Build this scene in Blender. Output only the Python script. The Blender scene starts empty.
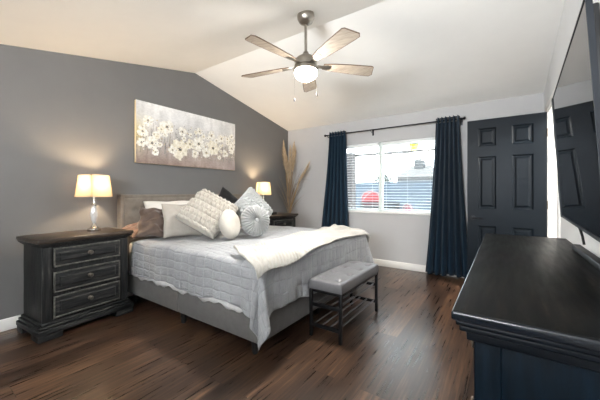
import bpy, bmesh, math, random
import numpy as np
from mathutils import Vector, Matrix

# ------------------------------------------------------------------ camera, world, large lights, exposure
scene = bpy.context.scene
COL = scene.collection
R = math.radians
random.seed(7)

cam_data = bpy.data.cameras.new('camera')
cam_data.sensor_width = 36.0
cam_data.lens = 292.0 / 600.0 * 36.0
cam_data.shift_y = -7.7 / 600.0
cam_data.clip_start = 0.02
cam = bpy.data.objects.new('camera', cam_data)
COL.objects.link(cam)
cam.location = (0, 0, 1.2)
cam.rotation_euler = (R(90), 0, R(34.9))
scene.camera = cam

world = bpy.data.worlds.new('sky')
scene.world = world
world.use_nodes = True
wn = world.node_tree.nodes
wn['Background'].inputs['Color'].default_value = (0.86, 0.93, 1.0, 1)
wn['Background'].inputs['Strength'].default_value = 6.5

def area_light(name, loc, rot, sx, sy, power, color):
    d = bpy.data.lights.new(name, 'AREA')
    d.shape = 'RECTANGLE'; d.size = sx; d.size_y = sy
    d.energy = power; d.color = color
    o = bpy.data.objects.new(name, d)
    COL.objects.link(o)
    o.location = loc; o.rotation_euler = rot
    return o
# added fill lamp outside an invented opening in the rear wall, tilted at the ceiling
area_light('fill_behind', (-.75, -1.93, 1.62), (R(140), 0, R(12)), 1.1, .5, 210, (0.93, 0.97, 1.0))
# high sun, shut out by the roof, falling on the translucent patio cover
sd = bpy.data.lights.new('sun', 'SUN'); sd.energy = 30; sd.angle = R(1.0); sd.color = (1.0, .97, .92)
so = bpy.data.objects.new('sun', sd); COL.objects.link(so); so.rotation_euler = (R(8), R(-6), 0)
# the hallway lamp beyond the open door
area_light('hall_light', (1.35, 3.6, 2.38), (0, 0, 0), 0.9, 0.9, 60, (1.0, 0.96, 0.9))

scene.view_settings.view_transform = 'Standard'
scene.view_settings.look = 'None'
scene.view_settings.exposure = 1.18
scene.view_settings.gamma = 1.0
scene.view_settings.use_curve_mapping = False
scene.cycles.use_denoising = True
scene.cycles.max_bounces = 10
scene.cycles.diffuse_bounces = 6
scene.cycles.transparent_max_bounces = 24
scene.cycles.sample_clamp_indirect = 6.0

# ------------------------------------------------------------------ materials
def lin(c):
    def f(v):
        v /= 255.0
        return v / 12.92 if v <= 0.04045 else ((v + 0.055) / 1.055) ** 2.4
    return (f(c[0]), f(c[1]), f(c[2]), 1.0)

def newmat(name):
    m = bpy.data.materials.new(name)
    m.use_nodes = True
    nt = m.node_tree
    return m, nt, nt.nodes['Principled BSDF']

def link(nt, a, b):
    nt.links.new(a, b)

def node(nt, typ, **kw):
    n = nt.nodes.new(typ)
    for k, v in kw.items():
        setattr(n, k, v)
    return n

def math_node(nt, op, a, b=None, c=None):
    n = node(nt, 'ShaderNodeMath', operation=op)
    for i, v in enumerate((a, b, c)):
        if v is None: continue
        if isinstance(v, (int, float)): n.inputs[i].default_value = v
        else: link(nt, v, n.inputs[i])
    return n.outputs[0]

def noise(nt, scale=5, detail=4, vec=None, rough=0.55):
    n = node(nt, 'ShaderNodeTexNoise')
    n.inputs['Scale'].default_value = scale
    n.inputs['Detail'].default_value = detail
    n.inputs['Roughness'].default_value = rough
    if vec is not None: link(nt, vec, n.inputs['Vector'])
    return n.outputs['Fac']

def mapping(nt, scale=(1, 1, 1), rot=(0, 0, 0), src='Object'):
    tc = node(nt, 'ShaderNodeTexCoord')
    mp = node(nt, 'ShaderNodeMapping')
    mp.inputs['Scale'].default_value = scale
    mp.inputs['Rotation'].default_value = rot
    link(nt, tc.outputs[src], mp.inputs['Vector'])
    return mp.outputs['Vector']

def ramp(nt, fac, stops):
    r = node(nt, 'ShaderNodeValToRGB')
    el = r.color_ramp.elements
    while len(el) < len(stops): el.new(0.5)
    for e, (p, c) in zip(el, stops):
        e.position = p; e.color = c
    link(nt, fac, r.inputs['Fac'])
    return r.outputs['Color']

def bump(nt, height, bsdf, strength=0.3, dist=0.01):
    b = node(nt, 'ShaderNodeBump')
    b.inputs['Strength'].default_value = strength
    b.inputs['Distance'].default_value = dist
    link(nt, height, b.inputs['Height'])
    link(nt, b.outputs['Normal'], bsdf.inputs['Normal'])

def plain(name, c, rough=0.5, metal=0.0, var=0.06, scale=6, bstr=0.0, bscale=200, spec=0.5, sheen=0.0):
    m, nt, b = newmat(name)
    l = lin(c)
    v = mapping(nt)
    f = noise(nt, scale, 4, v)
    lo = tuple(max(0, x * (1 - var)) for x in l[:3]) + (1,)
    hi = tuple(min(1, x * (1 + var)) for x in l[:3]) + (1,)
    link(nt, ramp(nt, f, [(0.3, lo), (0.7, hi)]), b.inputs['Base Color'])
    b.inputs['Roughness'].default_value = rough
    b.inputs['Metallic'].default_value = metal
    b.inputs['Specular IOR Level'].default_value = spec
    if sheen: b.inputs['Sheen Weight'].default_value = sheen
    if bstr: bump(nt, noise(nt, bscale, 3, v), b, bstr, 0.004)
    return m

def fabric(name, c, scale=450, bstr=0.35, var=0.12, rough=0.9, sheen=0.15):
    m, nt, b = newmat(name)
    l = lin(c)
    v = mapping(nt)
    f = noise(nt, 18, 6, v)
    lo = tuple(x * (1 - var) for x in l[:3]) + (1,)
    hi = tuple(min(1, x * (1 + var)) for x in l[:3]) + (1,)
    link(nt, ramp(nt, f, [(0.3, lo), (0.7, hi)]), b.inputs['Base Color'])
    b.inputs['Roughness'].default_value = rough
    b.inputs['Sheen Weight'].default_value = sheen
    b.inputs['Specular IOR Level'].default_value = 0.25
    bump(nt, noise(nt, scale, 2, v), b, bstr, 0.003)
    return m

def wood(name, stops, grain=(3, 30, 30), rough=0.5, bstr=0.25, detail=8, spec=0.5, coat=0.0):
    m, nt, b = newmat(name)
    v = mapping(nt, grain)
    f = noise(nt, 2.2, detail, v, 0.65)
    link(nt, ramp(nt, f, [(p, lin(c)) for p, c in stops]), b.inputs['Base Color'])
    f2 = noise(nt, 3.0, 5, v)
    rr = node(nt, 'ShaderNodeMapRange')
    rr.inputs['To Min'].default_value = max(0.05, rough - 0.1); rr.inputs['To Max'].default_value = rough + 0.12
    link(nt, f2, rr.inputs['Value']); link(nt, rr.outputs[0], b.inputs['Roughness'])
    b.inputs['Specular IOR Level'].default_value = spec
    b.inputs['Coat Weight'].default_value = coat
    bump(nt, f, b, bstr, 0.004)
    return m

def plank_floor():
    m, nt, b = newmat('vinyl_plank')
    tc = node(nt, 'ShaderNodeTexCoord')
    mp = node(nt, 'ShaderNodeMapping')
    mp.inputs['Rotation'].default_value = (0, 0, R(90))
    link(nt, tc.outputs['Object'], mp.inputs['Vector'])
    br = node(nt, 'ShaderNodeTexBrick')
    br.offset = 0.37; br.offset_frequency = 2
    br.inputs['Color1'].default_value = (0.0, 0.0, 0.0, 1)
    br.inputs['Color2'].default_value = (1, 1, 1, 1)
    br.inputs['Mortar'].default_value = (0.5, 0.5, 0.5, 1)
    br.inputs['Scale'].default_value = 1.0
    br.inputs['Mortar Size'].default_value = 0.0016
    br.inputs['Mortar Smooth'].default_value = 0.1
    br.inputs['Bias'].default_value = 0.0
    br.inputs['Brick Width'].default_value = 1.22
    br.inputs['Row Height'].default_value = 0.18
    link(nt, mp.outputs['Vector'], br.inputs['Vector'])
    # stretched grain, shifted plank by plank
    sep = node(nt, 'ShaderNodeSeparateColor'); link(nt, br.outputs['Color'], sep.inputs['Color'])
    tone = sep.outputs[0]
    off = node(nt, 'ShaderNodeCombineXYZ')
    link(nt, math_node(nt, 'MULTIPLY', tone, 7.0), off.inputs['Y'])
    link(nt, math_node(nt, 'MULTIPLY', tone, 3.0), off.inputs['X'])
    add = node(nt, 'ShaderNodeVectorMath', operation='ADD')
    link(nt, mp.outputs['Vector'], add.inputs[0]); link(nt, off.outputs[0], add.inputs[1])
    sc = node(nt, 'ShaderNodeVectorMath', operation='MULTIPLY')
    link(nt, add.outputs[0], sc.inputs[0]); sc.inputs[1].default_value = (1.1, 24, 1)
    g = noise(nt, 2.0, 7, sc.outputs[0], 0.60)
    sc2 = node(nt, 'ShaderNodeVectorMath', operation='MULTIPLY')
    link(nt, add.outputs[0], sc2.inputs[0]); sc2.inputs[1].default_value = (1.2, 5, 1)
    g2 = noise(nt, 1.6, 3, sc2.outputs[0])
    f = math_node(nt, 'ADD', math_node(nt, 'MULTIPLY', g, 0.72), math_node(nt, 'MULTIPLY', g2, 0.26))
    f = math_node(nt, 'ADD', f, math_node(nt, 'MULTIPLY', math_node(nt, 'SUBTRACT', tone, 0.5), 0.15))
    c = ramp(nt, f, [(0.26, lin((28, 18, 12))), (0.42, lin((43, 30, 22))), (0.53, lin((64, 46, 34))), (0.65, lin((100, 74, 55)))])
    mix = node(nt, 'ShaderNodeMix', data_type='RGBA')
    link(nt, br.outputs['Fac'], mix.inputs['Factor'])
    link(nt, c, mix.inputs[6]); mix.inputs[7].default_value = lin((26, 18, 15))
    link(nt, mix.outputs[2], b.inputs['Base Color'])
    rr = node(nt, 'ShaderNodeMapRange')
    rr.inputs['To Min'].default_value = 0.22; rr.inputs['To Max'].default_value = 0.36
    link(nt, g, rr.inputs['Value']); link(nt, rr.outputs[0], b.inputs['Roughness'])
    b.inputs['Specular IOR Level'].default_value = 0.62
    h = math_node(nt, 'SUBTRACT', math_node(nt, 'MULTIPLY', g, 0.35), br.outputs['Fac'])
    bump(nt, h, b, 0.08, 0.002)
    return m

def quilt_mat():
    m, nt, b = newmat('quilted_cotton')
    uv = node(nt, 'ShaderNodeUVMap'); uv.uv_map = 'cloth'
    sep = node(nt, 'ShaderNodeSeparateXYZ'); link(nt, uv.outputs[0], sep.inputs[0])
    wob = noise(nt, 9, 2, uv.outputs[0])
    def seam(out, period, amp):
        u = math_node(nt, 'ADD', out, math_node(nt, 'MULTIPLY', math_node(nt, 'SUBTRACT', wob, 0.5), amp))
        t = math_node(nt, 'FRACT', math_node(nt, 'DIVIDE', u, period))
        d = math_node(nt, 'ABSOLUTE', math_node(nt, 'SUBTRACT', t, 0.5))
        return math_node(nt, 'POWER', math_node(nt, 'SUBTRACT', 1.0, math_node(nt, 'POWER', math_node(nt, 'MULTIPLY', d, 2.0), 5.0)), 0.8)
    hgt = math_node(nt, 'MULTIPLY', seam(sep.outputs['X'], 0.105, 0.02), seam(sep.outputs['Y'], 0.075, 0.02))
    fine = noise(nt, 48, 6, uv.outputs[0], 0.7)
    tot = math_node(nt, 'ADD', hgt, math_node(nt, 'MULTIPLY', fine, 1.25))
    l = noise(nt, 5, 4, uv.outputs[0])
    link(nt, ramp(nt, l, [(0.3, lin((138, 139, 141))), (0.7, lin((155, 156, 158)))]), b.inputs['Base Color'])
    b.inputs['Roughness'].default_value = 0.85
    b.inputs['Specular IOR Level'].default_value = 0.25
    b.inputs['Sheen Weight'].default_value = 0.2
    bump(nt, tot, b, 0.7, 0.016)
    return m

def throw_mat():
    m, nt, b = newmat('cream_ribbed_plush')
    uv = node(nt, 'ShaderNodeUVMap'); uv.uv_map = 'cloth'
    sep = node(nt, 'ShaderNodeSeparateXYZ'); link(nt, uv.outputs[0], sep.inputs[0])
    wob = noise(nt, 7, 2, uv.outputs[0])
    u = math_node(nt, 'ADD', sep.outputs['Y'], math_node(nt, 'MULTIPLY', wob, 0.03))
    w = math_node(nt, 'SINE', math_node(nt, 'MULTIPLY', u, 2 * math.pi / 0.034))
    f = noise(nt, 160, 4, uv.outputs[0])
    l = noise(nt, 8, 4, uv.outputs[0])
    link(nt, ramp(nt, l, [(0.3, lin((152, 148, 140))), (0.7, lin((172, 168, 160)))]), b.inputs['Base Color'])
    b.inputs['Roughness'].default_value = 0.95
    b.inputs['Specular IOR Level'].default_value = 0.15
    b.inputs['Sheen Weight'].default_value = 0.35
    bump(nt, math_node(nt, 'ADD', math_node(nt, 'MULTIPLY', w, 0.4), f), b, 0.6, 0.012)
    return m

def emissive(name, c, strength):
    m = bpy.data.materials.new(name); m.use_nodes = True
    nt = m.node_tree; nt.nodes.clear()
    e = node(nt, 'ShaderNodeEmission'); e.inputs[0].default_value = c; e.inputs[1].default_value = strength
    o = node(nt, 'ShaderNodeOutputMaterial'); link(nt, e.outputs[0], o.inputs[0])
    return m

def lampshade_mat():
    m = bpy.data.materials.new('cream_shade_linen'); m.use_nodes = True
    nt = m.node_tree; nt.nodes.clear()
    d = node(nt, 'ShaderNodeBsdfDiffuse'); d.inputs[0].default_value = (0.46, 0.39, 0.31, 1)
    t = node(nt, 'ShaderNodeBsdfTranslucent'); t.inputs[0].default_value = (0.105, 0.088, 0.064, 1)
    mx = node(nt, 'ShaderNodeMixShader'); mx.inputs[0].default_value = 0.6
    link(nt, d.outputs[0], mx.inputs[1]); link(nt, t.outputs[0], mx.inputs[2])
    o = node(nt, 'ShaderNodeOutputMaterial'); link(nt, mx.outputs[0], o.inputs[0])
    return m

def glass_pane():
    m = bpy.data.materials.new('window_glass'); m.use_nodes = True
    nt = m.node_tree; nt.nodes.clear()
    t = node(nt, 'ShaderNodeBsdfTransparent'); t.inputs[0].default_value = (0.95, 0.98, 0.98, 1)
    g = node(nt, 'ShaderNodeBsdfGlossy'); g.inputs['Roughness'].default_value = 0.02
    fr = node(nt, 'ShaderNodeFresnel'); fr.inputs[0].default_value = 1.45
    mx = node(nt, 'ShaderNodeMixShader')
    link(nt, fr.outputs[0], mx.inputs[0]); link(nt, t.outputs[0], mx.inputs[1]); link(nt, g.outputs[0], mx.inputs[2])
    o = node(nt, 'ShaderNodeOutputMaterial'); link(nt, mx.outputs[0], o.inputs[0])
    return m

def crystal():
    m, nt, b = newmat('crystal')
    b.inputs['Base Color'].default_value = (0.95, 0.95, 0.95, 1)
    b.inputs['Roughness'].default_value = 0.05
    b.inputs['Transmission Weight'].default_value = 0.55
    b.inputs['Metallic'].default_value = 0.3
    b.inputs['IOR'].default_value = 1.5
    return m

def brick_mat():
    m, nt, b = newmat('grey_brick')
    v = mapping(nt, (1, 1, 1), (R(90), 0, 0))
    br = node(nt, 'ShaderNodeTexBrick')
    br.inputs['Color1'].default_value = lin((50, 46, 46)); br.inputs['Color2'].default_value = lin((46, 43, 43))
    br.inputs['Mortar'].default_value = lin((68, 66, 65))
    br.inputs['Scale'].default_value = 1; br.inputs['Brick Width'].default_value = 0.2; br.inputs['Row Height'].default_value = 0.075
    br.inputs['Mortar Size'].default_value = 0.01
    link(nt, v, br.inputs['Vector']); link(nt, br.outputs['Color'], b.inputs['Base Color'])
    b.inputs['Roughness'].default_value = 0.9
    return m

def vcol_mat(name, rough=0.6):
    m, nt, b = newmat(name)
    a = node(nt, 'ShaderNodeAttribute'); a.attribute_name = 'paint'
    link(nt, a.outputs['Color'], b.inputs['Base Color'])
    b.inputs['Roughness'].default_value = rough
    b.inputs['Specular IOR Level'].default_value = 0.3
    bump(nt, noise(nt, 160, 4, mapping(nt)), b, 0.25, 0.003)
    return m

M = {}
M['ceiling'] = plain('ceiling_paint', (238, 236, 232), 0.9, var=0.01, bstr=0.12, bscale=60, spec=0.2)
M['wall_dark'] = plain('charcoal_wall_paint', (108, 107, 106), 0.75, var=0.02, bstr=0.12, bscale=90, spec=0.25)
M['wall_greige'] = plain('pale_grey_wall_paint', (184, 183, 183), 0.85, var=0.015, bstr=0.12, bscale=90, spec=0.2)
M['wall_white'] = plain('white_wall_paint', (226, 227, 227), 0.85, var=0.01, bstr=0.1, bscale=90, spec=0.2)
M['trim'] = plain('white_trim_paint', (236, 234, 230), 0.4, var=0.01)
M['floor'] = plank_floor()
M['vinyl'] = plain('white_window_vinyl', (225, 232, 228), 0.4, var=0.01)
M['glass'] = glass_pane()
M['slat'] = plain('white_blind_slat', (232, 234, 233), 0.45, var=0.01)
M['door'] = plain('navy_door_paint', (6, 14, 21), 0.42, var=0.05, spec=0.14)
M['black_metal'] = plain('black_metal', (28, 28, 30), 0.4, metal=0.6)
M['dark_metal'] = plain('dark_bronze_metal', (34, 33, 38), 0.4, metal=0.7)
M['nickel'] = plain('brushed_nickel', (170, 164, 155), 0.3, metal=1.0, var=0.08, scale=40)
M['chrome'] = plain('chrome', (205, 200, 195), 0.1, metal=1.0, var=0.02)
M['fanblade'] = wood('weathered_grey_oak', [(0.3, (146, 132, 118)), (0.5, (178, 164, 148)), (0.7, (198, 186, 170))], (3, 26, 26), 0.5, 0.15)
M['fanedge'] = plain('blade_edge_brown', (96, 74, 58), 0.5)
M['bowl'] = emissive('frosted_lit_glass', (1.0, 0.93, 0.82, 1), 16.0)
M['shade'] = lampshade_mat()
M['seam'] = plain('shade_seam', (190, 150, 95), 0.8)
M['crystal'] = crystal()
M['bulb'] = emissive('warm_bulb', (1.0, 0.74, 0.46, 1), 3.0)
M['stand'] = wood('distressed_charcoal_wood', [(0.32, (16, 17, 18)), (0.50, (34, 35, 36)), (0.62, (50, 50, 49)), (0.74, (92, 89, 83))], (22, 2.2, 22), 0.42, 0.5, spec=0.22)
M['stand_v'] = wood('distressed_charcoal_wood_upright', [(0.32, (16, 17, 18)), (0.50, (33, 34, 35)), (0.64, (48, 48, 47)), (0.78, (84, 81, 76))], (22, 22, 2.2), 0.42, 0.5, spec=0.22)
M['stand_top'] = wood('worn_brown_wood_top', [(0.30, (38, 33, 30)), (0.52, (54, 45, 38)), (0.75, (84, 70, 56))], (22, 2.2, 22), 0.35, 0.2, spec=0.3)
M['worn'] = wood('worn_moulding_edge', [(0.30, (44, 44, 43)), (0.5, (72, 71, 68)), (0.7, (112, 108, 101))], (14, 14, 14), 0.5, 0.4)
M['pewter'] = plain('aged_pewter', (120, 114, 106), 0.35, metal=0.9, var=0.2, scale=60)
M['dresser'] = wood('navy_black_wood', [(0.30, (1, 6, 11)), (0.52, (3, 14, 23)), (0.75, (9, 25, 38))], (18, 18, 2), 0.45, 0.35, spec=0.10)
M['dresser_top'] = wood('black_wood_top', [(0.30, (4, 5, 6)), (0.50, (9, 10, 10)), (0.62, (22, 19, 16)), (0.78, (50, 42, 33))], (16, 1.6, 16), 0.42, 0.2, spec=0.10)
M['dresser_edge'] = wood('black_wood_moulding', [(0.30, (4, 7, 11)), (0.55, (8, 13, 19)), (0.8, (18, 26, 35))], (2, 18, 18), 0.38, 0.2, spec=0.16)
M['dresser_gloss'] = wood('polished_navy_edge', [(0.30, (4, 8, 13)), (0.6, (9, 16, 24)), (0.85, (26, 36, 46))], (2, 18, 18), 0.22, 0.1, spec=0.5)
M['linen'] = fabric('taupe_linen', (116, 108, 99), 380, 0.4)
M['linen_grey'] = fabric('grey_linen_rail', (90, 88, 86), 380, 0.4)
M['sheet'] = fabric('white_sheet', (228, 227, 226), 500, 0.15)
M['quilt'] = quilt_mat()
M['throw'] = throw_mat()
M['knit'] = fabric('cream_chunky_yarn', (182, 176, 166), 190, 0.7, 0.06)
M['knit_white'] = fabric('white_chunky_yarn', (160, 162, 161), 190, 0.7, 0.05)
M['pillow_white'] = fabric('white_cotton', (205, 201, 194), 420, 0.2, 0.03)
M['pillow_cream'] = fabric('cream_plush', (172, 167, 158), 240, 0.45, 0.05)
M['pillow_grey'] = fabric('oatmeal_grey_linen', (160, 154, 146), 350, 0.3, 0.06)
M['pleat'] = fabric('silver_pleated_velvet', (138, 139, 138), 300, 0.25, 0.06, 0.7, 0.5)
M['pillow_black'] = fabric('black_cotton', (30, 29, 31), 350, 0.3, 0.1)
M['pillow_brown'] = fabric('dark_brown_satin', (78, 64, 56), 300, 0.15, 0.15, 0.55, 0.3)
M['pillow_tan'] = fabric('brown_satin', (118, 92, 78), 300, 0.15, 0.1, 0.6, 0.3)
M['curtain'] = fabric('teal_navy_blackout', (12, 37, 54), 420, 0.25, 0.08, 0.8, 0.08)
M['leather'] = plain('grey_faux_leather', (88, 87, 89), 0.52, var=0.08, scale=25, bstr=0.25, bscale=220)
M['tube'] = plain('grey_tube_metal', (104, 103, 106), 0.35, metal=0.8)
M['canvas_edge'] = plain('raw_canvas_edge', (206, 186, 152), 0.85)
M['paint'] = vcol_mat('acrylic_paint')
M['screen'] = plain('glossy_black_screen', (10, 12, 16), 0.015, var=0.0, spec=0.85)
M['bezel'] = plain('dark_blue_black_plastic', (14, 20, 28), 0.5, var=0.05, spec=0.25)
M['black_plastic'] = plain('black_plastic', (22, 23, 25), 0.45)
M['white_plastic'] = plain('white_plastic', (230, 230, 226), 0.4, var=0.01)
M['stem'] = plain('dried_stem', (160, 134, 98), 0.85, var=0.2, scale=12)
M['grass_grey'] = plain('grey_dried_grass', (128, 118, 108), 0.9, var=0.2, scale=12)
M['plume'] = plain('pampas_plume', (206, 186, 156), 0.95, var=0.15, scale=14)
M['ceramic'] = plain('matte_grey_ceramic', (120, 112, 104), 0.6)
M['brick'] = brick_mat()
M['block'] = plain('blue_grey_painted_block', (24, 37, 48), 0.9, var=0.06, scale=2)
M['piping'] = plain('faded_white_piping', (120, 118, 118), 0.8)
M['patio_white'] = plain('patio_white_paint', (206, 206, 204), 0.7)
m_ = bpy.data.materials.new('translucent_roof_sheet'); m_.use_nodes = True
nt_ = m_.node_tree; nt_.nodes.clear()
a_ = node(nt_, 'ShaderNodeBsdfDiffuse'); a_.inputs[0].default_value = (.42, .43, .44, 1)
b_ = node(nt_, 'ShaderNodeBsdfTranslucent'); b_.inputs[0].default_value = (.36, .39, .42, 1)
c_ = node(nt_, 'ShaderNodeMixShader'); c_.inputs[0].default_value = .55
link(nt_, a_.outputs[0], c_.inputs[1]); link(nt_, b_.outputs[0], c_.inputs[2])
d_ = node(nt_, 'ShaderNodeOutputMaterial'); link(nt_, c_.outputs[0], d_.inputs[0])
M['patio_sheet'] = m_
M['patio_wood'] = plain('patio_beam_wood', (70, 66, 64), 0.7)
M['concrete'] = plain('patio_concrete', (214, 210, 204), 0.9, scale=2)
M['house'] = plain('far_house_stucco', (26, 29, 32), 0.9)
M['houseroof'] = plain('far_house_shingle', (13, 15, 17), 0.9)
M['leaf'] = plain('dull_tree_leaf', (34, 42, 40), 0.9, var=0.3, scale=4)
M['red'] = plain('red_outdoor_fabric', (120, 12, 26), 0.7)
M['pink'] = plain('pink_outdoor_fabric', (120, 58, 72), 0.7)
M['patio_dark'] = plain('dark_patio_metal', (9, 11, 12), 0.6)
M['yellow'] = plain('yellow_fan_glass', (222, 206, 70), 0.3)
M['fan_green'] = plain('dull_green_fan_body', (88, 106, 88), 0.5)

# ------------------------------------------------------------------ mesh builder
class MB:
    def __init__(s):
        s.bm = bmesh.new()
    def box(s, c, size, bev=0.0, rot=None, seg=2):
        mat = Matrix.Translation(Vector(c)) @ (rot.to_4x4() if rot is not None else Matrix.Identity(4)) @ Matrix.Diagonal((*size, 1))
        r = bmesh.ops.create_cube(s.bm, size=1.0, matrix=mat)
        if bev:
            ed = list({e for v in r['verts'] for e in v.link_edges})
            bmesh.ops.bevel(s.bm, geom=ed, offset=bev, offset_type='OFFSET', segments=seg, profile=0.5, affect='EDGES', clamp_overlap=True)
        return s
    def span(s, a, b, bev=0.0, seg=2):
        c = [(a[i] + b[i]) / 2 for i in range(3)]
        return s.box(c, [abs(b[i] - a[i]) for i in range(3)], bev, None, seg)
    def quad_grid(s, pts, nu, nv, close_u=False, uv=None):
        bm = s.bm
        vs = [[bm.verts.new(pts[i][j]) for j in range(nv)] for i in range(nu)]
        lay = bm.loops.layers.uv.get('cloth') or bm.loops.layers.uv.new('cloth') if uv else None
        for i in range(nu if close_u else nu - 1):
            for j in range(nv - 1):
                i2 = (i + 1) % nu
                idx = [(i, j), (i2, j), (i2, j + 1), (i, j + 1)]
                f = bm.faces.new([vs[a][b] for a, b in idx])
                if lay:
                    for l, (a, b) in zip(f.loops, idx): l[lay].uv = uv[a][b]
        return vs
    def tube(s, pts, r, n=10, caps=True):
        pts = [Vector(p) for p in pts]
        k = len(pts)
        rad = r if isinstance(r, (list, tuple)) else [r] * k
        rings = []
        t0 = (pts[1] - pts[0]).normalized()
        up = Vector((0, 0, 1)) if abs(t0.z) < 0.9 else Vector((1, 0, 0))
        a = t0.cross(up).normalized()
        for i, p in enumerate(pts):
            t = (pts[min(i + 1, k - 1)] - pts[max(i - 1, 0)]).normalized()
            a = (a - t * a.dot(t)).normalized()
            b = t.cross(a)
            rings.append([s.bm.verts.new(p + (a * math.cos(2 * math.pi * j / n) + b * math.sin(2 * math.pi * j / n)) * rad[i]) for j in range(n)])
        for i in range(k - 1):
            for j in range(n):
                s.bm.faces.new((rings[i][j], rings[i][(j + 1) % n], rings[i + 1][(j + 1) % n], rings[i + 1][j]))
        if caps:
            s.bm.faces.new(list(reversed(rings[0]))); s.bm.faces.new(rings[-1])
        return s
    def lathe(s, prof, n=32, c=(0, 0, 0), axis='z', ripple=None):
        rings = []
        for (r, z) in prof:
            ring = []
            for j in range(n):
                t = 2 * math.pi * j / n
                x, y = r * math.cos(t), r * math.sin(t)
                p = {'z': (x, y, z), 'x': (z, x, y), 'y': (x, z, y)}[axis]
                ring.append(s.bm.verts.new((p[0] + c[0], p[1] + c[1], p[2] + c[2])))
            rings.append(ring)
        for i in range(len(prof) - 1):
            for j in range(n):
                s.bm.faces.new((rings[i][j], rings[i][(j + 1) % n], rings[i + 1][(j + 1) % n], rings[i + 1][j]))
        if prof[0][0] > 1e-5: s.bm.faces.new(list(reversed(rings[0])))
        if prof[-1][0] > 1e-5: s.bm.faces.new(rings[-1])
        bmesh.ops.remove_doubles(s.bm, verts=[v for r in (rings[0], rings[-1]) for v in r], dist=1e-6)
        return s
    def prism(s, poly, axis, a, b):
        """polygon in the two other axes, extruded from a to b along axis"""
        def P(p, t):
            return {'x': (t, p[0], p[1]), 'y': (p[0], t, p[1]), 'z': (p[0], p[1], t)}[axis]
        v1 = [s.bm.verts.new(P(p, a)) for p in poly]
        v2 = [s.bm.verts.new(P(p, b)) for p in poly]
        n = len(poly)
        s.bm.faces.new(v1); s.bm.faces.new(list(reversed(v2)))
        for i in range(n):
            s.bm.faces.new((v1[i], v2[i], v2[(i + 1) % n], v1[(i + 1) % n]))
        return s
    def move(s, mat):
        bmesh.ops.transform(s.bm, matrix=mat, verts=s.bm.verts)
        return s
    def build(s, name, mat, parent=None, smooth=True, angle=38, normals=True):
        if normals: bmesh.ops.recalc_face_normals(s.bm, faces=s.bm.faces)
        me = bpy.data.meshes.new(name)
        s.bm.to_mesh(me); s.bm.free()
        if smooth:
            me.shade_smooth()
            me.set_sharp_from_angle(angle=R(angle))
        me.materials.append(mat)
        o = bpy.data.objects.new(name, me)
        COL.objects.link(o)
        if parent is not None: o.parent = parent
        return o

def solidify(o, t, offset=-1):
    md = o.modifiers.new('thickness', 'SOLIDIFY'); md.thickness = t; md.offset = offset
    return o

def tag(o, label=None, cat=None, group=None, kind=None):
    if label: o['label'] = label
    if cat: o['category'] = cat
    if group: o['group'] = group
    if kind: o['kind'] = kind
    return o

def thing(name, loc, label, cat, rz=0, group=None):
    o = bpy.data.objects.new(name, None)
    o.empty_display_size = 0.1
    COL.objects.link(o)
    o.location = loc; o.rotation_euler = (0, 0, rz)
    return tag(o, label, cat, group)

def struct(name, mb, mat, label=None, cat=None, smooth=False):
    o = mb.build(name, mat, None, smooth)
    o['kind'] = 'structure'
    if label: o['label'] = label
    if cat: o['category'] = cat
    return o

def copy_thing(o, parent=None):
    c = o.copy(); COL.objects.link(c)
    if parent is not None: c.parent = parent
    for ch in list(o.children):
        copy_thing(ch, c)
    return c

# ------------------------------------------------------------------ the room
XL, XR, YB, YF = -3.549, 0.405, 4.666, -1.7
RIDGE_Y, RIDGE_Z, EAVE_Z, NEAR_Y = 2.515, 2.872, 2.430, 0.365
def ceil_z(y):
    if y >= RIDGE_Y: return RIDGE_Z + (y - RIDGE_Y) * (EAVE_Z - RIDGE_Z) / (YB - RIDGE_Y)
    if y <= NEAR_Y: return EAVE_Z
    return EAVE_Z + (y - NEAR_Y) * (RIDGE_Z - EAVE_Z) / (RIDGE_Y - NEAR_Y)

struct('floor', MB().span((XL - .1, YF - .1, -.1), (1.9, YB + .12, 0)), M['floor'], 'dark brown wood plank floor of the bedroom', 'floor')
prof = [(YF - .1, EAVE_Z), (NEAR_Y, EAVE_Z), (RIDGE_Y, RIDGE_Z), (YB + .12, ceil_z(YB + .12)), (YB + .12, 3.1), (YF - .1, 3.1)]
struct('ceiling', MB().prism(prof, 'x', XL - .1, XR + .12), M['ceiling'], 'white vaulted ceiling with a low ridge', 'ceiling')
gable = [(YF, 0), (YB, 0), (YB, ceil_z(YB)), (RIDGE_Y, RIDGE_Z), (NEAR_Y, EAVE_Z), (YF, EAVE_Z)]
struct('wall_left', MB().prism(gable, 'x', XL - .1, XL), M['wall_dark'], 'charcoal grey accent wall behind the bed', 'wall')
WX0, WX1, WZ0, WZ1 = -2.60, -0.79, 0.878, 2.02
wb = MB()
zt = ceil_z(YB)
wb.span((XL - .1, YB, 0), (WX0, YB + .12, zt)).span((WX1, YB, 0), (XR + .12, YB + .12, zt))
wb.span((WX0, YB, 0), (WX1, YB + .12, WZ0)).span((WX0, YB, WZ1), (WX1, YB + .12, zt))
struct('wall_back', wb, M['wall_greige'], 'pale grey wall with the window and curtains', 'wall')
DY0, DY1, DZ = 3.43, 4.225, 2.10
rw = [(YF, 0), (DY0, 0), (DY0, DZ), (DY1, DZ), (DY1, 0), (YB, 0), (YB, ceil_z(YB)), (RIDGE_Y, RIDGE_Z), (NEAR_Y, EAVE_Z), (YF, EAVE_Z)]
struct('wall_right', MB().prism(rw, 'x', XR, XR + .12), M['wall_white'], 'white wall behind the television and dresser', 'wall')
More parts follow.
